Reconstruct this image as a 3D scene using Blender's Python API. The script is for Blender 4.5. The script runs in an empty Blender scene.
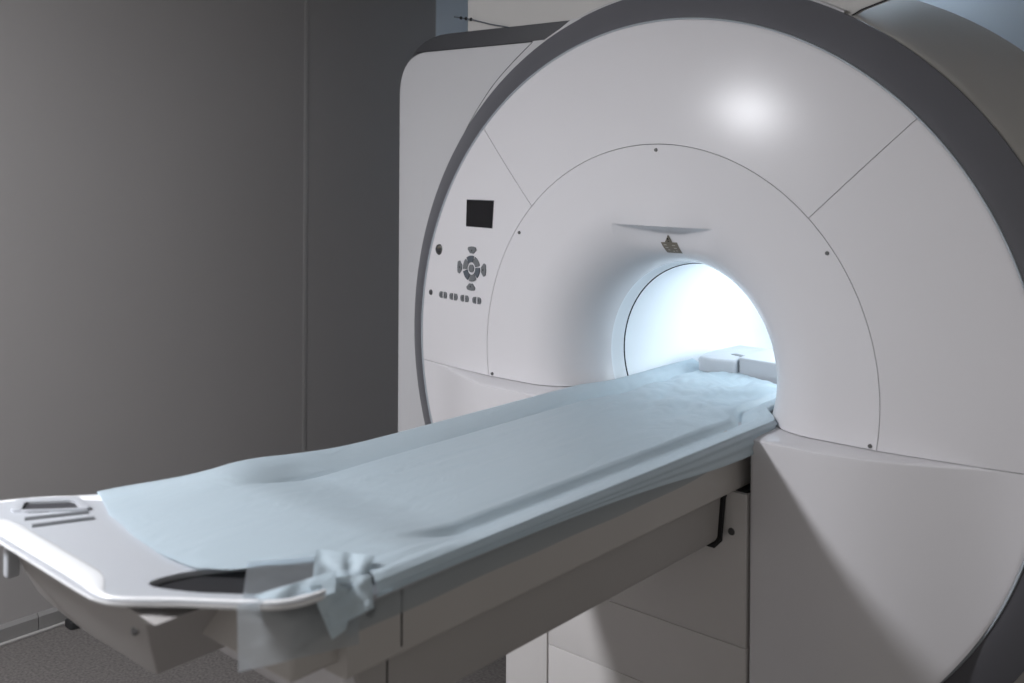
import bpy, bmesh, math, random
from mathutils import Vector, Matrix
from mathutils import noise as mn
random.seed(7)
PI=math.pi
col=bpy.context.scene.collection
sc=bpy.context.scene
ZB=1.10                       # height of the bore axis

# ------------------------------------------------------------------ materials
def mat(name,color,rough=.5,metal=0,spec=.5,coat=0,bump=0,bscale=200,vary=0,vscale=6,emit=None,estr=0,trans=0,tint=None,alpha=1.,subs=0):
    m=bpy.data.materials.new(name); m.use_nodes=True
    nt=m.node_tree; b=nt.nodes['Principled BSDF']
    b.inputs['Base Color'].default_value=(*color,1); b.inputs['Roughness'].default_value=rough
    b.inputs['Metallic'].default_value=metal; b.inputs['Specular IOR Level'].default_value=spec
    b.inputs['Coat Weight'].default_value=coat; b.inputs['Coat Roughness'].default_value=.15
    tc=nt.nodes.new('ShaderNodeTexCoord')
    if vary:
        n=nt.nodes.new('ShaderNodeTexNoise'); n.inputs['Scale'].default_value=vscale; n.inputs['Detail'].default_value=5
        nt.links.new(tc.outputs['Object'],n.inputs['Vector'])
        mx=nt.nodes.new('ShaderNodeMix'); mx.data_type='RGBA'
        mx.inputs[6].default_value=(*[c*(1-vary) for c in color],1); mx.inputs[7].default_value=(*[min(1,c*(1+vary)) for c in color],1)
        nt.links.new(n.outputs['Fac'],mx.inputs[0]); nt.links.new(mx.outputs[2],b.inputs['Base Color'])
    if bump:
        n=nt.nodes.new('ShaderNodeTexNoise'); n.inputs['Scale'].default_value=bscale; n.inputs['Detail'].default_value=3
        nt.links.new(tc.outputs['Object'],n.inputs['Vector'])
        bp=nt.nodes.new('ShaderNodeBump'); bp.inputs['Strength'].default_value=bump; bp.inputs['Distance'].default_value=.002
        nt.links.new(n.outputs['Fac'],bp.inputs['Height']); nt.links.new(bp.outputs['Normal'],b.inputs['Normal'])
    if emit:
        b.inputs['Emission Color'].default_value=(*emit,1); b.inputs['Emission Strength'].default_value=estr
    if alpha<1: b.inputs['Alpha'].default_value=alpha
    return m
M={}
M['white']=mat('white_plastic',(.70,.69,.71),.22,spec=.19,vary=.02,vscale=3,bump=.05,bscale=350)
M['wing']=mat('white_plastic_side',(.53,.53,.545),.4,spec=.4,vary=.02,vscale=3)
M['house']=mat('housing_plastic',(.54,.53,.515),.5,spec=.3,vary=.03)
M['band']=mat('dark_grey_band',(.115,.116,.130),.42,spec=.5,vary=.05)
M['trimd']=mat('dark_trim',(.045,.046,.052),.5)
M['edge']=mat('edge_lip',(.38,.42,.46),.3,spec=.6)
M['gap']=mat('shadow_gap',(.03,.03,.032),.8,spec=.1)
M['screen']=mat('display_glass',(.012,.012,.014),.25,spec=.4)
M['key']=mat('key_grey',(.16,.17,.18),.45)
M['key2']=mat('key_dark',(.09,.105,.125),.45)
M['keyl']=mat('key_mark',(.05,.05,.055),.5)
M['screw']=mat('screw_metal',(.12,.12,.12),.4,metal=.6)
M['liner']=mat('bore_liner',(.80,.84,.88),.45,spec=.4)
M['table']=mat('table_plastic',(.47,.49,.52),.35,spec=.5,vary=.02)
M['body']=mat('table_body',(.50,.48,.46),.45,spec=.4,vary=.03)
M['rail']=mat('table_rail',(.40,.385,.375),.5,spec=.35,vary=.03)
M['ped']=mat('pedestal_panel',(.60,.58,.57),.45,spec=.35,vary=.02)
M['rubber']=mat('black_rubber',(.012,.012,.013),.7,bump=.2)
M['wall']=mat('wall_paint',(.335,.322,.316),.75,spec=.2,vary=.05,vscale=1.3,bump=.15,bscale=60)
M['wallb']=mat('wall_back_paint',(.42,.45,.49),.7,spec=.2,vary=.05,vscale=1.5)
M['ceil']=mat('ceiling_paint',(.78,.78,.78),.8,spec=.2,vary=.03)
M['base']=mat('baseboard_vinyl',(.21,.205,.20),.5,vary=.05)
M['lampf']=mat('lamp_frame',(.7,.7,.7),.4)
M['sticker']=mat('label_brass',(.17,.15,.12),.45)
M['stick_l']=mat('label_text',(.42,.40,.36),.5)
M['lamp']=mat('lamp_diffuser',(.9,.9,.9),.5,emit=(.945,.955,1.0),estr=390)
M['rear_fill']=mat('rear_fill_emitter',(.9,.9,.9),.5,emit=(.72,.86,1.0),estr=18)
M['led']=mat('bore_led',(.9,.9,.9),.5,emit=(.84,.94,1.0),estr=7)
# floor: speckled vinyl
def floor_mat():
    m=mat('speckled_vinyl',(.155,.145,.138),.5,spec=.35)
    nt=m.node_tree;b=nt.nodes['Principled BSDF']
    tc=nt.nodes.new('ShaderNodeTexCoord'); n=nt.nodes.new('ShaderNodeTexNoise'); n.inputs['Scale'].default_value=110;n.inputs['Detail'].default_value=6
    n2=nt.nodes.new('ShaderNodeTexNoise'); n2.inputs['Scale'].default_value=3
    r=nt.nodes.new('ShaderNodeValToRGB'); r.color_ramp.elements[0].position=.35; r.color_ramp.elements[1].position=.65
    r.color_ramp.elements[0].color=(.090,.083,.079,1); r.color_ramp.elements[1].color=(.175,.163,.155,1)
    nt.links.new(tc.outputs['Object'],n.inputs['Vector']); nt.links.new(tc.outputs['Object'],n2.inputs['Vector'])
    nt.links.new(n.outputs['Fac'],r.inputs['Fac']); nt.links.new(r.outputs['Color'],b.inputs['Base Color'])
    return m
M['floor']=floor_mat()
# thin blue non-woven sheet: diffuse + translucent + a little see-through
def sheet_mat(name,color,clear,sheen=.35,rough=.38,tr=.18):
    m=bpy.data.materials.new(name); m.use_nodes=True; nt=m.node_tree
    b=nt.nodes['Principled BSDF']; out=nt.nodes['Material Output']
    b.inputs['Base Color'].default_value=(*color,1); b.inputs['Roughness'].default_value=rough; b.inputs['Specular IOR Level'].default_value=sheen
    tc=nt.nodes.new('ShaderNodeTexCoord'); mp=nt.nodes.new('ShaderNodeMapping'); mp.inputs['Scale'].default_value=(1,.35,1)
    n=nt.nodes.new('ShaderNodeTexNoise'); n.inputs['Scale'].default_value=16; n.inputs['Detail'].default_value=7; n.inputs['Distortion'].default_value=1.4
    n2=nt.nodes.new('ShaderNodeTexNoise'); n2.inputs['Scale'].default_value=260
    nt.links.new(tc.outputs['Object'],mp.inputs['Vector']); nt.links.new(mp.outputs['Vector'],n.inputs['Vector']); nt.links.new(tc.outputs['Object'],n2.inputs['Vector'])
    b1=nt.nodes.new('ShaderNodeBump'); b1.inputs['Strength'].default_value=.35; b1.inputs['Distance'].default_value=.012
    b2=nt.nodes.new('ShaderNodeBump'); b2.inputs['Strength'].default_value=.15; b2.inputs['Distance'].default_value=.001
    nt.links.new(n.outputs['Fac'],b1.inputs['Height']); nt.links.new(n2.outputs['Fac'],b2.inputs['Height'])
    nt.links.new(b1.outputs['Normal'],b2.inputs['Normal']); nt.links.new(b2.outputs['Normal'],b.inputs['Normal'])
    tl=nt.nodes.new('ShaderNodeBsdfTranslucent'); tl.inputs['Color'].default_value=(*color,1)
    tp=nt.nodes.new('ShaderNodeBsdfTransparent'); tp.inputs['Color'].default_value=(.86,.92,.96,1)
    m1=nt.nodes.new('ShaderNodeMixShader'); m1.inputs[0].default_value=tr
    m2=nt.nodes.new('ShaderNodeMixShader'); m2.inputs[0].default_value=clear
    nt.links.new(b.outputs[0],m1.inputs[1]); nt.links.new(tl.outputs[0],m1.inputs[2])
    nt.links.new(m1.outputs[0],m2.inputs[1]); nt.links.new(tp.outputs[0],m2.inputs[2]); nt.links.new(m2.outputs[0],out.inputs['Surface'])
    return m
M['sheet']=sheet_mat('blue_sheet',(.60,.71,.775),.06)
M['film']=sheet_mat('thin_blue_film',(.70,.74,.77),.48,.5,.3,.65)

# ------------------------------------------------------------------ helpers
def link(name,bm,m,parent=None,smooth=True,sharp=35):
    bm.normal_update()
    for f in bm.faces: f.smooth=smooth
    if smooth:
        for e in bm.edges:
            if len(e.link_faces)==2 and e.calc_face_angle(0)>math.radians(sharp): e.smooth=False
    me=bpy.data.meshes.new(name); bm.to_mesh(me); bm.free()
    o=bpy.data.objects.new(name,me); col.objects.link(o)
    me.materials.append(M[m] if isinstance(m,str) else m)
    if parent is not None:
        o.parent=parent; o.matrix_parent_inverse=Matrix.Translation(-Vector(parent.location)) if parent.parent is None else Matrix.Identity(4)
        if parent.parent is not None:
            o.matrix_parent_inverse=Matrix.Identity(4)
    return o
def sub(o,p):   # p: a part whose vertices are in world coordinates, whose own parent is a root
    o.parent=p; o.matrix_parent_inverse=Matrix.Identity(4); return o
def thing(name,label,cat,loc=(0,0,0),group=None):
    o=bpy.data.objects.new(name,None); o.empty_display_size=.1; col.objects.link(o); o.location=loc
    o['label']=label; o['category']=cat
    if group:o['group']=group
    return o
def tag(o,label,cat,group=None):
    o['label']=label;o['category']=cat
    if group:o['group']=group
def grid(rows,closed=False,skirt=0,flip=False,skirtvec=(0,1,0),under=0):
    bm=bmesh.new(); V=[[bm.verts.new(p) for p in r] for r in rows]
    n=len(rows[0])
    for i in range(len(rows)-1):
        for j in range(n if closed else n-1):
            q=[V[i][j],V[i][(j+1)%n],V[i+1][(j+1)%n],V[i+1][j]]
            if flip:q.reverse()
            try:bm.faces.new(q)
            except ValueError: pass
    bmesh.ops.remove_doubles(bm,verts=bm.verts,dist=1e-6)
    if skirt:
        be=[e for e in bm.edges if len(e.link_faces)==1]
        r=bmesh.ops.extrude_edge_only(bm,edges=be)
        vs=[g for g in r['geom'] if isinstance(g,bmesh.types.BMVert)]
        bmesh.ops.translate(bm,verts=vs,vec=Vector(skirtvec)*skirt)
        bmesh.ops.recalc_face_normals(bm,faces=bm.faces)
    return bm
def box(x0,x1,y0,y1,z0,z1,bev=.0,seg=3):
    bm=bmesh.new(); bmesh.ops.create_cube(bm,size=1)
    for v in bm.verts: v.co=Vector(((x0+x1)/2+v.co.x*(x1-x0),(y0+y1)/2+v.co.y*(y1-y0),(z0+z1)/2+v.co.z*(z1-z0)))
    if bev: bmesh.ops.bevel(bm,geom=list(bm.edges),offset=bev,segments=seg,profile=.5,affect='EDGES')
    return bm
def extr(poly,axis,a,b,bev=0,seg=3,holes=()):
    """polygon (2d) extruded along an axis: 'y': poly=(x,z); 'z': poly=(x,y); 'x': poly=(y,z)"""
    def P(p,t):
        return {'y':(p[0],t,p[1]),'z':(p[0],p[1],t),'x':(t,p[0],p[1])}[axis]
    bm=bmesh.new(); loops=[]
    for L in (poly,)+tuple(holes):
        vs=[bm.verts.new(P(p,a)) for p in L]
        loops.append([bm.edges.new((vs[i],vs[(i+1)%len(vs)])) for i in range(len(vs))])
    if holes:
        bmesh.ops.triangle_fill(bm,edges=[e for l in loops for e in l],use_beauty=True)
    else:
        bm.faces.new([v for v in bm.verts])
    fs=list(bm.faces)
    r=bmesh.ops.extrude_face_region(bm,geom=fs)
    vs=[g for g in r['geom'] if isinstance(g,bmesh.types.BMVert)]
    d={'y':(0,b-a,0),'z':(0,0,b-a),'x':(b-a,0,0)}[axis]
    bmesh.ops.translate(bm,verts=vs,vec=d)
    bmesh.ops.recalc_face_normals(bm,faces=bm.faces)
    if bev:
        k='xyz'.index(axis)
        es=[e for e in bm.edges if abs(e.verts[0].co[k]-e.verts[1].co[k])<1e-6 and len(e.link_faces)==2 and e.calc_face_angle(0)>.6]
        bmesh.ops.bevel(bm,geom=es,offset=bev,segments=seg,profile=.5,affect='EDGES',clamp_overlap=True)
    return bm
def smoothpoly(pts,n=8,closed=True):
    out=[];N=len(pts)
    for i in range(N if closed else N-1):
        p0,p1,p2,p3=[pts[(i+k)%N] if closed else pts[max(0,min(N-1,i+k))] for k in (-1,0,1,2)]
        for s in range(n):
            t=s/n
            out.append(tuple(.5*(2*b+(c-a)*t+(2*a-5*b+4*c-d)*t*t+(3*b-a-3*c+d)*t**3) for a,b,c,d in zip(p0,p1,p2,p3)))
    if not closed: out.append(tuple(pts[-1]))
    return out
def roundpoly(pts,rad,n=6):
    out=[];N=len(pts)
    rad=rad if isinstance(rad,(list,tuple)) else [rad]*N
    for i in range(N):
        p=Vector(pts[i]);a=Vector(pts[i-1]);b=Vector(pts[(i+1)%N]);r=rad[i]
        if r<=0: out.append(tuple(p));continue
        d1=(a-p);d2=(b-p);r=min(r,d1.length*.49,d2.length*.49)
        A=p+d1.normalized()*r;B=p+d2.normalized()*r
        for k in range(n+1):
            t=k/n; out.append(tuple(A*(1-t)**2+p*2*t*(1-t)+B*t*t))
    return out
def tube(pts,r,seg=8,closed=False):
    bm=bmesh.new(); rings=[];N=len(pts);pts=[Vector(p) for p in pts]
    for i,p in enumerate(pts):
        if closed: d=pts[(i+1)%N]-pts[i-1]
        else: d=pts[min(i+1,N-1)]-pts[max(i-1,0)]
        d.normalize(); u=d.cross(Vector((0,0,1)));
        if u.length<.05:u=d.cross(Vector((0,1,0)))
        u.normalize();v=d.cross(u)
        rings.append([bm.verts.new(p+(u*math.cos(2*PI*k/seg)+v*math.sin(2*PI*k/seg))*r) for k in range(seg)])
    for i in range(N if closed else N-1):
        for k in range(seg):
            bm.faces.new((rings[i][k],rings[i][(k+1)%seg],rings[(i+1)%N][(k+1)%seg],rings[(i+1)%N][k]))
    if not closed:
        bm.faces.new(rings[0]);bm.faces.new(rings[-1])
    bmesh.ops.recalc_face_normals(bm,faces=bm.faces)
    return bm
def sstep(a,b,x):
    t=max(0,min(1,(x-a)/(b-a))); return t*t*(3-2*t)

# ------------------------------------------------------------------ gantry surface
R0,R1,R2,R3=.288,.6226,.966,1.0652
YT=.20; RF=.47; RL=.278; YJ=.253
def face_y(x,z):
    r=math.hypot(x,z-ZB)
    if r>=R1: t=r-R1; y=.099*t+.12*t*t
    elif r>=RF: y=0.
    else:
        s=min(1,(RF-r)/(RF-R0)); y=YT-YT*math.sqrt(max(0,1-s*s))
    # brow over the bore: surface steps inward under a crease
    u=(x-.012)/.165
    if abs(u)<1 and z>ZB+.3:
        s=(1-u*u); top=1.4975; h=.017*s+.001
        y-=.021*s*s*math.exp(-abs(z-top)/.042)*(1 if z>=top else math.exp((z-top)/.012))
        if z<top:
            t=min(1,(top-z)/h)
            dep=.028*s*t
            if z<top-h: dep*=1-sstep(0,.075,top-h-z)
            y+=dep
    return y
def disc_y(x,z):                                   # outer dome + rounded edge
    r=math.hypot(x,z-ZB); y=face_y(x,z)
    e=(r-(R2-.012))/.012
    if e>0: y+=.003*(1-math.sqrt(max(0,1-min(1,e)**2)))
    return y
def bulge(x,z):                                    # dock bulge of the lower covers
    ax=abs(x)
    b=.088*(1-sstep(.49,.90,ax)) if ax>.49 else .088
    t=max(0,min(1,(1.0-z)/.011))
    return b*(1-(1-t)**4.5) if t<1 else b
def low_y(x,z):
    k=sstep(.49,.90,abs(x)); return disc_y(x,z)*k - bulge(x,z)
def P(r,th,fn=None):
    x=r*math.sin(th);z=ZB+r*math.cos(th); return (x,(fn or disc_y)(x,z),z)
G=.0009
def thmax(r): return PI-math.acos(min(1,(.1-G)/r)) if r>.1 else PI

scan=thing('mri_scanner','large white ring-shaped MRI scanner with dark grey rim and glowing open bore','scanner',(0,.5,0))
# round surround of the bore, down to the horizontal seam
rr=[]; 
for i in range(110): 
    ph=PI/2*(1-i/109); rr.append(RF-(RF-R0)*math.sin(ph))
rr+= [RF+(R1-G-RF)*k/38 for k in range(1,39)]
NT=900; rows=[]
for r in rr:
    r_=max(r,R0); m=thmax(r_); rows.append([P(r_,-m+2*m*j/NT,face_y) for j in range(NT+1)])
surr=link('bore_surround',grid(rows,skirt=.014),'white',scan)
# three outer panels
def panel(name,ta,tb):
    rows=[]
    n=160
    rl=[R1+G+(R2-.013-R1-G)*k/34 for k in range(35)]+[R2-.012+.012*math.sin(k/7*PI/2) for k in range(8)]
    for r in rl:
        g=G/r
        a=ta+g if ta is not None else -thmax(r); b=tb-g if tb is not None else thmax(r)
        rows.append([P(r,a+(b-a)*j/n) for j in range(n+1)])
    return link(name,grid(rows,skirt=.014),'white',scan)
panel('upper_panel',-.7915,.7915)
panel('side_panel',None,-.7915)
panel('side_panel',.7915,None)
# lower covers left and right of the table dock
def lower(s):
    xs=[.334,.336,.339,.343,.347,.352]+[.36+(.9600-.36)*k/110 for k in range(1,111)]
    cols=[]
    for x in xs:
        zl=ZB-math.sqrt(R2*R2-x*x); zt=1.0-G; zl=min(zl,zt-.001); zl=max(zl,.13)
        c=[]
        for k in range(81):
            t=k/80; t=1-(1-t)**1.8
            z=zl+(zt-zl)*t
            z=zl+(zt-zl)*(k/80)**.55 if False else z
            y=low_y(x,z)
            if x<.344: y+=.008*(1-math.sqrt(max(0,1-((.344-x)/.0101)**2)))
            c.append((s*x,y,z))
        cols.append(c)
    return link('lower_cover',grid(cols,skirt=.10),'white',scan)
for s in (1,-1): lower(s)
# dark backing behind the gaps
bk=[]
for r,y in ((R0+.03,.22),(.36,.07),(RF,.020),(R1,.0165),(.8,.030),(.95,.052),(.96,.06)):
    bk.append([(r*math.sin(2*PI*j/180),y,ZB+r*math.cos(2*PI*j/180)) for j in range(180)])
link('gap_backing',grid(bk,closed=True),'gap',scan)
# thin lip, dark band, white rear rim
def ring(prof,n=360,a0=0,a1=2*PI,closed=True):
    m=n if closed else n+1
    return grid([[(r*math.sin(a0+(a1-a0)*j/n),y,ZB+r*math.cos(a0+(a1-a0)*j/n)) for j in range(m)] for r,y in prof],closed=closed)
link('edge_lip',ring([(.962,.056),(.9675,.0475),(.9700,.047),(.9712,.050),(.9712,.060)]),'edge',scan)
bm=ring([(.9715,.058)]+[(.972+(R3-.972)*t,.052+(.105-.052)*(t**1.25)) for t in [k/12 for k in range(13)]]+[(R3+.001,.112),(R3-.004,.125)])
link('rim_band',bm,'band',scan)
link('rear_rim',ring([(R3-.012,.118),(R3,.1095),(R3+.005,.1085),(R3+.008,.113),(R3+.010,.16)],a0=-2.2,a1=.47,closed=False),'wing',scan)
# flaring housing drum behind the band
prof=[(R3-.01,.12),(R3+.002,.122)]+[(R3+.004+.082*(k/14)**.9,.125+.675*k/14) for k in range(15)]+[(1.14,.83),(1.10,.845),(.4,.85)]
link('drum_housing',ring(prof,n=240),'house',scan)
# tall rear cover, left of the drum, top out of sight
rp=[(-.838,2.0),(-.838,2.74),(.75,2.74),(.66,2.115),(.617,2.086),(.581,2.075),(.523,2.058),(.492,2.043),(.40,2.0),(.2,1.98),(-.3,1.98)]
link('rear_cover',extr(rp,'y',.127,.15,bev=.004),'house',scan)
link('rear_cover',box(-.836,-.20,.14,1.36,1.50,2.745,.01),'house',scan)  # unseen depth and top stretched to screen the rear fill from the wall
link('seam',tube([(.492,.124,2.041),(.523,.124,2.0565),(.581,.124,2.0735),(.65,.124,2.098)],.002,6),'gap',scan)

# left wing: dark body with white front panel
wb=roundpoly([(-1.147,.02),(-1.147,2.108),(-.30,2.108),(-.30,1.95),(-.75,1.6),(-.85,.02)],[0,.23,0,0,0,0],10)
wbx=extr(wb,'y',.116,.62,bev=.003)
link('wing_body',wbx,'trimd',scan)
wf=roundpoly([(-1.149,.03),(-1.149,2.052),(-.49,2.052),(-.60,1.90),(-.76,1.70),(-.88,1.45),(-.93,1.1),(-.88,.03)],[.01,.15,0,0,0,0,0,0],12)
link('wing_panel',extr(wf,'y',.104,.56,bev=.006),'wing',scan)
# the light sliver right of the panel seam
sl=[(-.53,2.0525),(-.472,2.0535),(-.376,2.108),(-.30,2.108),(-.30,2.0),(-.6,1.8),(-.86,1.4),(-.93,1.2),(-.965,1.35),(-.93,1.56),(-.87,1.715),(-.79,1.84),(-.69,1.955),(-.60,2.02)]
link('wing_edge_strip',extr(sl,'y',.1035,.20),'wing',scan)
def seamline(name,pts,r,m='gap',parent=scan,closed=False):
    return link(name,tube(pts,r,6,closed),m,parent)
from math import sin,cos
def bez(pts,n=40): return smoothpoly(pts,n//max(1,len(pts)-1),closed=False)
seamline('seam',bez([(-.530,.1035,2.050),(-.62,.1035,1.985),(-.70,.1035,1.918),(-.775,.1035,1.835),(-.835,.1035,1.752),(-.885,.1035,1.66),(-.925,.1035,1.56),(-.955,.1035,1.45)]),.0011)
seamline('seam',[(-1.06,.1035,2.0505),(-.53,.1035,2.0505)],.0013)
# seam on the drum housing beside the rear cover
# bore liner and its dark joint
link('bore_liner',ring([(R0,YT-.001),(R0,YT+.01),(RL+.002,YJ-.02),(RL+.0005,YJ-.001),(RL+.004,YJ),(RL+.004,YJ+.003),(RL,YJ+.004)]+[(RL,YJ+.05*k) for k in range(1,23)]),'liner',scan)
seamline('bore_joint',[((RL-.0003)*sin(2*PI*j/200),YJ+.001,ZB+(RL-.0003)*cos(2*PI*j/200)) for j in range(200)],.0020,closed=True)
# led strips low on the right inside of the bore, hidden by the lip
def led(a0,a1,y0,y1):
    rows=[[((RL-d)*sin(a0+(a1-a0)*j/10),y,ZB+(RL-d)*cos(a0+(a1-a0)*j/10)) for j in range(11)] for y,d in ((y0,.0005),(y0+.004,.006),(y1-.004,.006),(y1,.0005))]
    return link('bore_lamp',grid(rows),'led',scan)
led(.70,1.62,.50,1.15)
# screws on the surround
RS=.6066
for a in (0,-.945,.945,-1.7217,1.7217):
    x,y,z=P(RS,a,face_y)
    bm=bmesh.new(); bmesh.ops.create_cone(bm,cap_ends=True,segments=16,radius1=.0055,radius2=.0045,depth=.004,matrix=Matrix.Translation((x,y-.001,z))@Matrix.Rotation(PI/2,4,'X'))
    link('screw',bm,'screw',surr)
# ---- control panel
def onp(x,z,d=.002): return (x-.009,disc_y(x-.009,z-.003)-d,z-.003)
def plate(name,poly,m,d=.003,parent=scan):
    bm=bmesh.new()
    f=[bm.verts.new(onp(x,z,d)) for x,z in poly]; b=[bm.verts.new(onp(x,z,-.002)) for x,z in poly]
    bm.faces.new(f)
    for i in range(len(f)): bm.faces.new((f[i],f[(i+1)%len(f)],b[(i+1)%len(f)],b[i]))
    bmesh.ops.recalc_face_normals(bm,faces=bm.faces)
    return link(name,bm,m,parent,smooth=False)
bez_o=plate('display_bezel',[(-.7345,1.5515),(-.6015,1.5525),(-.6025,1.4645),(-.7305,1.4645)],'trimd',.0015)
plate('display',[(-.731,1.549),(-.605,1.550),(-.606,1.467),(-.727,1.467)],'screen',.004,bez_o)
cx,cz=-.694,1.332
def arc(r,a0,a1,n=10): return [(cx+r*sin(a0+(a1-a0)*k/n),cz+r*cos(a0+(a1-a0)*k/n)) for k in range(n+1)]
plate('button',arc(.0125,0,2*PI,20)[:-1],'key',.004)
for k in range(6):
    a=math.radians(-15+60*k-22); b=a+math.radians(50)
    plate('button',arc(.041,a,b)+arc(.0205,a-.04,b+.04)[::-1],'key2' if k%2==0 else 'key',.004)
for k in range(4):
    a=PI/2*k
    b=plate('button',[(cx+.0635*sin(a-.33),cz+.0635*cos(a-.33))]+arc(.070,a-.25,a+.25)+[(cx+.0635*sin(a+.33),cz+.0635*cos(a+.33))]+arc(.0485,a-.15,a+.15)[::-1],'key',.004)
    m=arc(.060,a-.07,a+.07,2)+arc(.053,a,a,1)[:1]
    plate('button_mark',m,'keyl',.0045,b)
for k,xx in enumerate((-.8375,-.7815,-.724,-.6635)):
    for s in (-1,1):
        c=xx+s*.0125; pl=[]
        for j in range(9):
            t=-PI/2+PI*j/8; pl.append((c+s*.0095*max(0,cos(t))**.7+ -s*.002,1.233+.0105*sin(t)))
        pl=[(c-s*.0078,1.2225)]+pl+[(c-s*.0078,1.2435)]
        b=plate('button',pl,'key',.004)
        plate('button_mark',[(c-s*.003-.0015,1.228),(c-s*.003+.0015,1.228),(c-s*.003+.0015,1.238),(c-s*.003-.0015,1.238)],'keyl',.0045,b)
def dome(name,x,z,r,m,parent=scan,h=.006):
    bm=bmesh.new(); p=onp(x,z,0)
    for k in range(1): pass
    bmesh.ops.create_uvsphere(bm,u_segments=20,v_segments=12,radius=1,matrix=Matrix.Translation(p)@Matrix.Diagonal((r,h,r,1)))
    return link(name,bm,m,parent)
dome('knob_ring',-.868,1.380,.0185,'screw',h=.005); dome('stop_knob',-.868,1.381,.0125,'trimd',h=.011); dome('knob_ring',-.864,1.387,.006,'sticker',h=.0125)
dome('indicator',-.908,1.234,.0095,'keyl',h=.005)
# ---- warning label under the brow
def onf(x,z,d): return (x,face_y(x,z)-d,z)
def fplate(name,poly,m,d,parent=scan):
    bm=bmesh.new(); N=8
    (a,b,c,e)=poly
    rows=[]
    for i in range(N+1):
        r=[]
        for j in range(N+1):
            u=i/N;v=j/N
            x=(a[0]*(1-v)+b[0]*v)*(1-u)+(e[0]*(1-v)+c[0]*v)*u; z=(a[1]*(1-v)+b[1]*v)*(1-u)+(e[1]*(1-v)+c[1]*v)*u
            r.append(onf(x,z,d))
        rows.append(r)
    bm.free(); bm=grid(rows,skirt=.002)
    return link(name,bm,m,parent)
lab=fplate('warning_label',[(-.0246,1.4493),(.0274,1.4509),(.0338,1.4195),(-.0168,1.4189)],'sticker',.0018)
tri=fplate('warning_triangle',[(.0037,1.4710),(.0049,1.4710),(.0125,1.4485),(-.0125,1.4475)],'sticker',.0030)
for (x,z,w) in ((-.013,1.4420,.009),(.014,1.4415,.010),(-.010,1.4345,.009),(.017,1.4335,.010),(-.006,1.4275,.006),(.008,1.4245,.005),(.019,1.4260,.008)):
    fplate('label_text',[(x-w/2,z+.0011),(x+w/2,z+.0012),(x+w/2+.0004,z-.0010),(x-w/2+.0004,z-.0011)],'stick_l',.0026,lab)
fplate('triangle_mark',[(-.0008,1.4625),(.0028,1.4625),(.0022,1.4560),(-.0002,1.4560)],'gap',.0042,tri)
fplate('triangle_mark',[(-.0006,1.4535),(.0026,1.4535),(.0026,1.4510),(-.0006,1.4510)],'gap',.0042,tri)
# slim rod with beads over the wing
rod=link('cable_rod',tube([(-.885,.112,2.161),(-.807,.112,2.146),(-.721,.112,2.123),(-.640,.112,2.106)],.0022,8),'key2',scan)
for x,z in ((-.853,2.1548),(-.830,2.1505),(-.807,2.146)):
    bm=bmesh.new(); bmesh.ops.create_uvsphere(bm,u_segments=12,v_segments=8,radius=.0058,matrix=Matrix.Translation((x,.112,z)))
    link('cable_bead',bm,'rubber',scan)
# gantry foot plinth
link('plinth',box(-.45,.90,.14,1.1,0,.30,.01),'house',scan)

# ------------------------------------------------------------------ patient table
tab=thing('patient_table','long white patient table docked to the scanner, extending to the foreground','table',(0,-.7,0))
# dock pedestal under the table, in front of the ring
link('pedestal_core',box(-.295,.324,-.075,.03,0,.86),'gap',tab)
link('pedestal_panel',box(-.297,.327,-.090,-.02,.4765,.855,.0015),'ped',tab)
link('pedestal_panel',box(-.297,.327,-.089,-.02,.2925,.475,.0015),'ped',tab)
link('pedestal_panel',box(-.297,.327,-.088,-.02,.02,.291,.0015),'ped',tab)
link('pedestal_side_panel',box(-.458,-.301,-.090,-.02,.02,.70,.003),'ped',tab)
link('pedestal_plinth',box(-.44,.335,-.11,.02,0,.02),'trimd',tab)
bm=bmesh.new(); bmesh.ops.create_cone(bm,cap_ends=True,segments=16,radius1=.010,radius2=.008,depth=.004,matrix=Matrix.Translation((.287,-.091,.756))@Matrix.Rotation(PI/2,4,'X'))
link('screw',bm,'screw',tab)
# upper fascia beam (cross-section extruded along y)
HW=.303
fas=roundpoly([(-HW,.862),(-HW,.985),(HW,.985),(HW,.862)],[.006,.002,.002,.006],5)
bmf=extr(fas,'y',-1.33,-.025)
body=link('table_beam',bmf,'body',tab)
# lower rail, slightly inset, chamfered foot end
rail=[(-1.29,.862),(-1.25,.738),(-.135,.738),(-.122,.745),(-.106,.850),(-.106,.862)]
bm=extr(rail,'x',-.268,.268,bev=.006)
link('table_rail',bm,'rail',tab)
link('rail_end_lit',extr([(-1.305,.860),(-1.300,.79),(-1.262,.739),(-1.245,.739),(-1.28,.860)],'x',-.262,.262,bev=.006),'white',tab)  # added paler face, its colour stands in for lamplight on the rail end
link('rail_gap_shade',extr([(-.150,.728),(-.112,.735),(-.094,.840),(-.02,.846),(-.02,.862),(-.106,.862),(-.120,.745),(-.150,.736)],'x',-.262,.274),'gap',tab)  # dark filler drawn where the gap past the rail end lies in shade
# fascia seam + rail seam
link('seam',box(HW-.002,HW+.0008,-1.2165,-1.2135,.875,.98),'gap',tab)
link('seam',box(.266,.2690,-1.2165,-1.2135,.745,.86),'gap',tab)
bm=bmesh.new(); bmesh.ops.create_cone(bm,cap_ends=True,segments=20,radius1=.011,radius2=.009,depth=.004,matrix=Matrix.Translation((HW+.001,-1.283,.958))@Matrix.Rotation(PI/2,4,'Y'))
link('screw',bm,'screw',tab)
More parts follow.
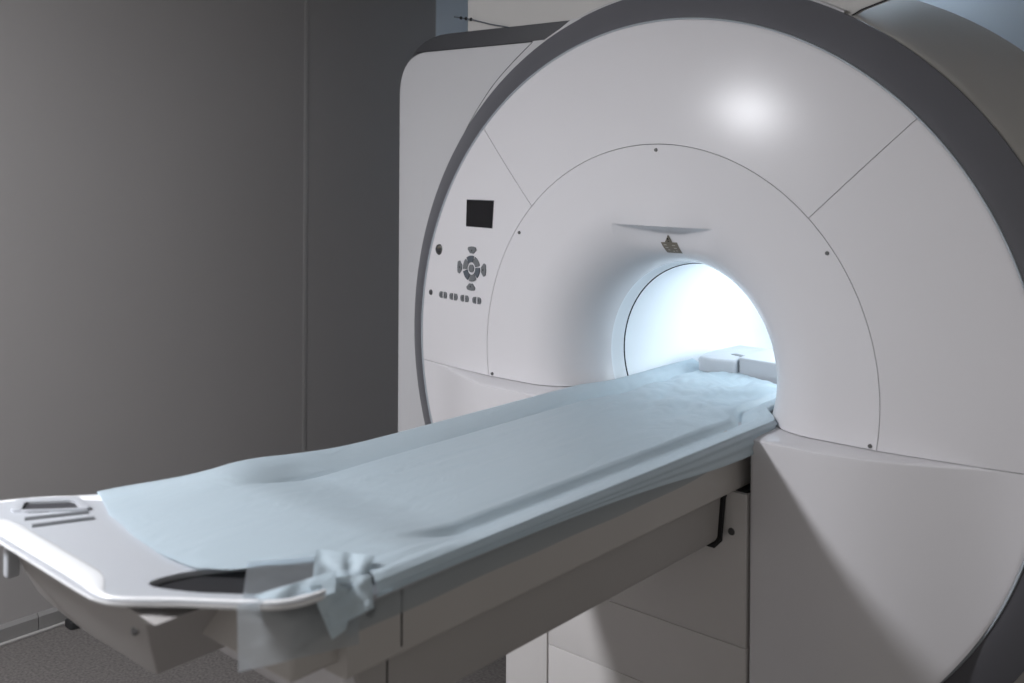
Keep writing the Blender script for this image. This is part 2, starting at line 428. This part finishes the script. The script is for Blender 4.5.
# table top: dished section, narrower inside the bore
def hw(y):
    return .332-(.083)*sstep(.02,.17,y)
def hwl(y):   # the far edge sits a little closer to the centre line
    return hw(y)-.046*(1-sstep(.02,.17,y))
def top_z(u,y):     # u in -1..1
    a=abs(u)
    rim=1.016 if u>0 else 1.012
    if a<.635: z=1.003-.003*(a/.635)**4
    elif a<.70: z=1.000-.019*sstep(.635,.70,a)
    else:
        q=min(1,(a-.70)/.30); z=.981+(rim-.981)*(1-(1-q)**1.35)
    return z
ys=[-1.32+ (0.78+1.32)*k/100 for k in range(101)]
rows=[]
for y in ys:
    w=hw(y); wl=hwl(y); r=[]
    r.append((-wl+.004,y,.984)); r.append((-wl,y,.99)); 
    for k in range(61):
        u=-1+2*k/60; r.append((u*(w if u>0 else wl),y,top_z(u,y)-.009-(.012 if abs(u)==1 else 0)))
    r.append((w,y,.99)); r.append((w-.004,y,.984))
    rows.append(r)
bm=grid(rows,closed=True); 
for r_ in (0,-1): pass
bmesh.ops.holes_fill(bm,edges=[e for e in bm.edges if len(e.link_faces)==1]); bmesh.ops.recalc_face_normals(bm,faces=bm.faces)
link('table_top',bm,'table',tab)
# foot plate with hand hole and slots (plan traced at its real height)
FZ=1.020
outer=[(.303,-1.20),(.311,-1.33),(.313,-1.40),(.297,-1.447),(.254,-1.487),(.173,-1.548),(.112,-1.600),(.072,-1.618),(.02,-1.622),(-.15,-1.620),(-.32,-1.618),(-.44,-1.612),(-.476,-1.585),(-.474,-1.545),(-.44,-1.48),(-.392,-1.415),(-.350,-1.355),(-.318,-1.28),(-.303,-1.20)]
outer=smoothpoly(outer[:-1]+[outer[-1]],4,closed=False)
holeR=smoothpoly([(.088,-1.545),(.086,-1.49),(.13,-1.41),(.185,-1.33),(.222,-1.268),(.255,-1.262),(.278,-1.30),(.280,-1.40),(.262,-1.44),(.215,-1.478),(.155,-1.520)],4)
holeL=roundpoly([(-.374,-1.540),(-.416,-1.515),(-.360,-1.448),(-.308,-1.459)],.012,5)
bm=extr(outer,'z',FZ-.010,FZ,0,holes=(holeR,holeL))
# the outer border slopes down to the end edge
def inset(v):
    # distance to the outline
    best=9
    for i in range(len(outer)-1):
        a=Vector(outer[i]);b=Vector(outer[i+1]);p=Vector((v.x,v.y));t=max(0,min(1,(p-a).dot(b-a)/max(1e-9,(b-a).length_squared)))
        best=min(best,(p-(a+(b-a)*t)).length)
    return best
fp=link('foot_plate',bm,'table',tab)
md=fp.modifiers.new('bevel','BEVEL'); md.width=.004; md.segments=4; md.limit_method='ANGLE'; md.angle_limit=math.radians(50)
# sloping white end rim
def offs(poly,d):
    out=[]
    for i in range(len(poly)):
        a=Vector(poly[max(0,i-1)]);b=Vector(poly[min(len(poly)-1,i+1)]);t=(b-a).normalized(); n=Vector((t.y,-t.x))
        # outline runs right side -> end -> left side : outward is to the right of travel reversed
        out.append(tuple(Vector(poly[i])+n*d))
    return out
rimp=[p for p in outer if p[1]<-1.31]
def wd(p):   # rim width: broad along the end, thin round the hand hole
    return .010+.044*(1-sstep(-.02,.10,p[0]))*sstep(-.45,-.33,p[0]) 
rows=[]
prof=[(1.0,-.001),(.97,.0006),(.80,.0022),(.5,.0028),(.25,.0018),(.07,-.001),(-.01,-.004),(-.01,-.008),(.1,-.011)]
cen=Vector((-.05,-1.40))
for f,dz in prof:
    row=[]
    for i,p in enumerate(rimp):
        a=Vector(rimp[max(0,i-1)]);b=Vector(rimp[min(len(rimp)-1,i+1)]);t=(b-a).normalized();n=Vector((t.y,-t.x))
        if n.dot(cen-Vector(p))<0:n=-n
        q=Vector(p)+n*wd(p)*f
        row.append((q.x,q.y,FZ+dz))
    rows.append(row)
bm=grid(rows,closed=False); bmesh.ops.recalc_face_normals(bm,faces=bm.faces)
link('end_rim',bm,mat('rim_plastic',(.86,.87,.88),.22,spec=.6),tab)
# dark cup below the hand hole, coloured black for the shade inside
link('hand_hole_shade',extr([(x+(x-.19)*.05,y+(y+1.4)*.05) for x,y in holeR],'z',FZ-.022,FZ-.0105),'gap',tab)
link('slot_shade_pad',extr(holeL,'z',FZ-.018,FZ+.0008),'keyl',tab)  # dark pad at plate level, painted in place of the shade in the slot
# raised border of the left slots and two grooves
link('slot_frame',extr(roundpoly([(-.392,-1.553),(-.446,-1.518),(-.375,-1.432),(-.290,-1.447)],.015,5),'z',FZ-.002,FZ+.006,.003,holes=(roundpoly([(-.374,-1.540),(-.416,-1.515),(-.360,-1.448),(-.308,-1.459)],.010,5),)),'table',tab)
for a,b in (((-.334,-1.55),(-.285,-1.457)),((-.289,-1.557),(-.247,-1.464))):
    link('grip_groove',tube([(a[0],a[1],FZ+.0005),(b[0],b[1],FZ+.0005)],.0048,8),'key',tab)
# end bumper under the foot plate
bp=smoothpoly([(-.335,.997),(-.345,.975),(-.361,.953),(-.395,.907),(-.424,.862),(-.428,.836),(-.388,.810),(-.296,.791),(-.174,.796),(-.09,.797),(-.045,.803),(-.018,.822),(.055,.905),(.120,.972),(.140,.997)],4)
bm=extr(bp,'y',-1.575,-1.20,bev=.014,seg=4)
for v in bm.verts:
    if v.co.y<-1.40: v.co.y+=.65*(.985-v.co.z)
    elif v.co.x<-.26: v.co.x=-.26
link('end_bumper',bm,'rail',tab)
bm=bmesh.new(); bmesh.ops.create_cone(bm,cap_ends=True,segments=16,radius1=.009,radius2=.008,depth=.004,matrix=Matrix.Translation((.052,-1.546,.939))@Matrix.Rotation(PI/2-.576,4,'X'))
link('screw',bm,'screw',tab)
link('end_tab',box(-.392,-.372,-1.565,-1.540,.905,.992,.006),'table',tab)
# neck between bumper and beam
link('end_neck',box(.0,.280,-1.42,-1.30,.880,.984,.01),'body',tab)

# head holder at the bore end
hd=thing('head_holder','white moulded head holder at the far end of the table inside the bore','head holder',(-.02,.6,1.0))
link('holder_block',extr([(-.035,.992),(-.035,1.058),(.225,1.056),(.225,.992)],'y',.535,.80,bev=.006),'table',hd)
hw_o=link('holder_wing',extr(roundpoly([(-.185,.60),(-.165,.505),(-.11,.495),(-.040,.525),(-.040,.78),(-.17,.78)],.012,4),'z',.998,1.050,bev=.010),'table',hd)
link('pad_slot',extr(roundpoly([(-.10,.60),(-.055,.585),(-.045,.605),(-.09,.62)],.006,3),'z',1.049,1.0515),'key',hw_o)

# ------------------------------------------------------------------ disposable sheet on the table
def sheet_edge_y(u):   # foot-end edge of the sheet, by u
    x=u*.30
    pts=[(-.32,-1.385),(-.214,-1.441),(-.096,-1.467),(.02,-1.478),(.088,-1.470),(.129,-1.436),(.185,-1.345),(.24,-1.27),(.31,-1.31)]
    for (a,ya),(b,yb) in zip(pts,pts[1:]):
        if a<=x<=b: return ya+(yb-ya)*(x-a)/(b-a)
    return pts[0][1] if x<pts[0][0] else pts[-1][1]
def head_edge_y(u):
    return .53-.09*u
NY=300; NU=110
def fold(s,y):
    v=0
    for k,(f,a,ph) in enumerate(((.9,.35,0),(2.1,.3,1.3),(4.4,.2,.4))):
        v+=a*mn.noise(Vector((s*6*f,y*1.1*f,ph*7)))
    return v
rows=[]
for j in range(NY+1):
    v=j/NY; row=[]
    for i in range(NU+1):
        # s: 0..1 across: left drop, top, right drop
        s=i/NU
        if s<.08: part='L';t=s/.08;u=-1
        elif s>.86: part='R';t=(s-.86)/.14;u=1
        else: part='T';u=-1+2*(s-.08)/.78
        ya=sheet_edge_y(u);yb=head_edge_y(u); y=ya+(yb-ya)*v
        w=hw(y)+.005; wl=hwl(y)+.005
        # the far edge floats up into a soft billow near the foot
        if part=='T':
            x=u*w if u>0 else u*(wl+.082*(1-sstep(-1.40,-1.17,y))*u*u); z=top_z(u,y)+.0035
            if y<-1.30: z=max(z,FZ+.004+.003*0)
            k=1-sstep(-1.20,-1.0,y)
            z=z*(1-k)+k*max(z,FZ+.005)
            z+=.0035*fold(s*3,y)*(.4+.6*(1-abs(u)**6))
            # billow on far edge
            bl=math.exp(-((y+1.12)/.16)**2)*sstep(-.60,-.98,u)if False else math.exp(-((y+1.10)/.17)**2)*(sstep(.62,.98,-u))
            z+=.022*bl
            # crumples near the bore
            q=sstep(-.25,.1,y)
            z+=q*(.015*mn.noise(Vector((x*13,y*8,3.1)))+.007*abs(mn.noise(Vector((x*22+y*9,y*17,8.)))))*(1-abs(u)**8)
            # lengthwise pulls along the near rim
            if u>.70: z+=.0014*sin((u-.74)*70+2.5*mn.noise(Vector((y*1.1,0,5))))*sstep(.74,.80,u)
        elif part=='L':
            bl=math.exp(-((y+1.10)/.17)**2)
            x=-wl-.082*(1-sstep(-1.40,-1.17,y))-.003*(1-t); z=top_z(-1,y)+.0035-.035*(1-t)+.022*bl
        else:
            # near drop: over the rounded edge then down the beam side
            d=.026+.006*mn.noise(Vector((y*2.2,1.7,0)))+ .034*sstep(-.9,-.1,y)*(1-sstep(.04,.14,y))
            d*=1-.85*sstep(.05,.17,y)
            q=min(1,t/.42); x=w-.001+.010*sin(q*PI/2)-.004*max(0,t-.42)+.0025*t*fold(y*.6,t*.4)+.0016*sin(t*22+2*mn.noise(Vector((y*1.2,9,0))))*(1-sstep(.04,.16,y)); z=top_z(1,y)+.0035-(.014*(1-cos(q*PI/2)) if q<1 else .014+(d-.014)*(t-.42)/.58)
        row.append((x,y,z))
    rows.append(row)
bm=grid(rows); bmesh.ops.recalc_face_normals(bm,faces=bm.faces)
sh=thing('table_sheet','thin light blue disposable sheet spread over the patient table','sheet',(0,-.4,1.0))
link('sheet_cloth',bm,'sheet',sh,sharp=180)
# sheer lower hem along the near side
rows=[]
for j in range(160):
    y=-1.335+1.30*j/159; r=[]
    for i in range(9):
        t=i/8; d=.058+.010*mn.noise(Vector((y*1.7,4,0)))-.02*sstep(-.5,0,y)
        r.append((HW+.020-.014*min(1,t*3)+.0015*sin(y*23+t*3),y,.992-d*t))
    rows.append(r)
link('sheet_hem',grid(rows),'film',sh,sharp=180)
# crumpled corner of the sheet over the hand hole and hanging down
def patch(name,pts,n=14,amp=.006,seed=0,m='film'):
    a,b,c,d=[Vector(p) for p in pts]; rows=[]
    for i in range(n+1):
        r=[]
        for j in range(n+1):
            u=i/n;v=j/n; p=(a*(1-v)+b*v)*(1-u)+(d*(1-v)+c*v)*u
            k=mn.noise(p*28+Vector((seed,0,0)))+.6*mn.noise(p*60+Vector((0,seed,0)))
            e=min(1,4*min(u,1-u,v,1-v)+.3)
            r.append(p+Vector((.8,-.5,.5))*k*amp*e)
        rows.append(r)
    return link(name,grid(rows),m,sh,sharp=180)
patch('hanging_corner',[(.262,-1.503,1.025),(.322,-1.325,1.022),(.326,-1.325,.925),(.262,-1.500,.925)],18,.005,1)
patch('corner_fold',[(.145,-1.405,1.028),(.235,-1.285,1.030),(.318,-1.335,1.020),(.262,-1.495,1.020)],18,.006,3)
patch('corner_fold',[(.225,-1.33,1.048),(.300,-1.27,1.040),(.325,-1.33,.985),(.300,-1.40,1.018)],14,.012,5,'sheet')
patch('corner_fold',[(.255,-1.47,1.026),(.300,-1.35,1.040),(.322,-1.37,1.018),(.290,-1.45,1.012)],12,.009,8,'sheet')
patch('corner_fold',[(.298,-1.40,1.030),(.318,-1.32,1.022),(.336,-1.36,.962),(.334,-1.385,.955)],12,.008,11,'sheet')

patch('corner_fold',[(.292,-1.380,1.034),(.330,-1.305,1.028),(.348,-1.315,.984),(.335,-1.385,.972)],14,.008,14,'sheet')

# ------------------------------------------------------------------ room
def struct(o): o['kind']='structure'; return o
struct(link('floor',box(-2.1,3.6,-4.6,1.75,-.10,0),'floor',smooth=False))
struct(link('wall_left',box(-2.25,-2.1,-4.6,1.75,0,2.75),'wall',smooth=False))
struct(link('wall_back',box(-2.25,3.6,1.75,1.9,0,2.75),'wallb',smooth=False))
struct(link('ceiling',box(-2.25,3.6,-4.6,1.9,2.75,2.85),'ceil',smooth=False))
struct(link('baseboard_left',extr([(-2.1,0.0),(-2.080,0.0),(-2.0815,.052),(-2.092,.062),(-2.1,.062)],'y',-4.6,-.745),'base'))
struct(link('baseboard_left',extr([(-2.1,0.0),(-2.080,0.0),(-2.0815,.052),(-2.092,.062),(-2.1,.062)],'y',-.742,1.74),'base'))
struct(link('trim_1',box(-2.1,-2.0988,.412,.436,.062,2.75,.001),mat('batten',(.36,.348,.342),.6)))
struct(link('trim_2',box(-2.080,-2.066,-4.6,1.74,0,.008,.002),mat('cove_strip',(.34,.33,.32),.5)))
struct(link('painted_blue_light',box(-2.1,-2.097,1.22,1.745,.062,2.74,.001),mat('blue_light_paint',(.62,.68,.74),.6)))  # added panel, its pale blue stands in for bluish light on the wall
st=link('rubber_stopper',extr(roundpoly([(-2.055,-.665),(-2.005,-.665),(-1.995,-.610),(-2.045,-.600)],.01,4),'z',0,.028,bev=.004),'rubber')
tag(st,'small black rubber stopper on the floor beside the left baseboard','stopper')
def lamp(x,y,r,m,label,rect=None):
    t=thing('ceiling_light',label,'light',(x,y,2.75))
    if rect:
        a,b=rect
        link('frame',box(x-a,x+a,y-b,y+b,2.725,2.75,.004),'lampf',t)
        link('diffuser',box(x-a+.02,x+a-.02,y-b+.02,y+b-.02,2.715,2.7255,.001),m,t)
    else:
        bm=bmesh.new(); bmesh.ops.create_cone(bm,cap_ends=True,segments=48,radius1=r+.025,radius2=r+.025,depth=.03,matrix=Matrix.Translation((x,y,2.735))); link('frame',bm,'lampf',t)
        bm=bmesh.new(); bmesh.ops.create_cone(bm,cap_ends=True,segments=48,radius1=r,radius2=r,depth=.01,matrix=Matrix.Translation((x,y,2.716))); link('diffuser',bm,m,t)
    return t
lamp(-1.04,-3.0,.19,'lamp','round white ceiling light above the foot end of the table')
lamp(-.2,1.50,.2,'rear_fill','added unseen fill light behind the scanner',rect=(.5,.08))  # added unseen lamp, tints the walls behind the scanner bluish

# ------------------------------------------------------------------ world, camera
w=bpy.data.worlds.new('world'); sc.world=w; w.use_nodes=True
bg=w.node_tree.nodes['Background']; bg.inputs[0].default_value=(1.0,.95,.90,1); bg.inputs[1].default_value=.33
cam=bpy.data.cameras.new('camera'); co=bpy.data.objects.new('camera',cam); col.objects.link(co); sc.camera=co
C=Vector((1.54,-2.36152,1.67568)); yaw=.7181; roll=.0059
F=Vector((-sin(yaw),cos(yaw),0));R=Vector((cos(yaw),sin(yaw),0));U=Vector((0,0,1))
Rr=R*cos(roll)+U*sin(roll);Ur=-R*sin(roll)+U*cos(roll)
mx=Matrix((( Rr.x,Ur.x,-F.x,C.x),(Rr.y,Ur.y,-F.y,C.y),(Rr.z,Ur.z,-F.z,C.z),(0,0,0,1)))
co.matrix_world=mx
cam.sensor_width=36; cam.lens=1019.4957/1024*36; cam.shift_y=-181.13/1024; cam.clip_start=.02
cam.dof.use_dof=True; cam.dof.focus_distance=2.95; cam.dof.aperture_fstop=2.8
vs=sc.view_settings; vs.view_transform='Standard'; vs.look='None'; vs.gamma=1; vs.use_curve_mapping=False; vs.exposure=0
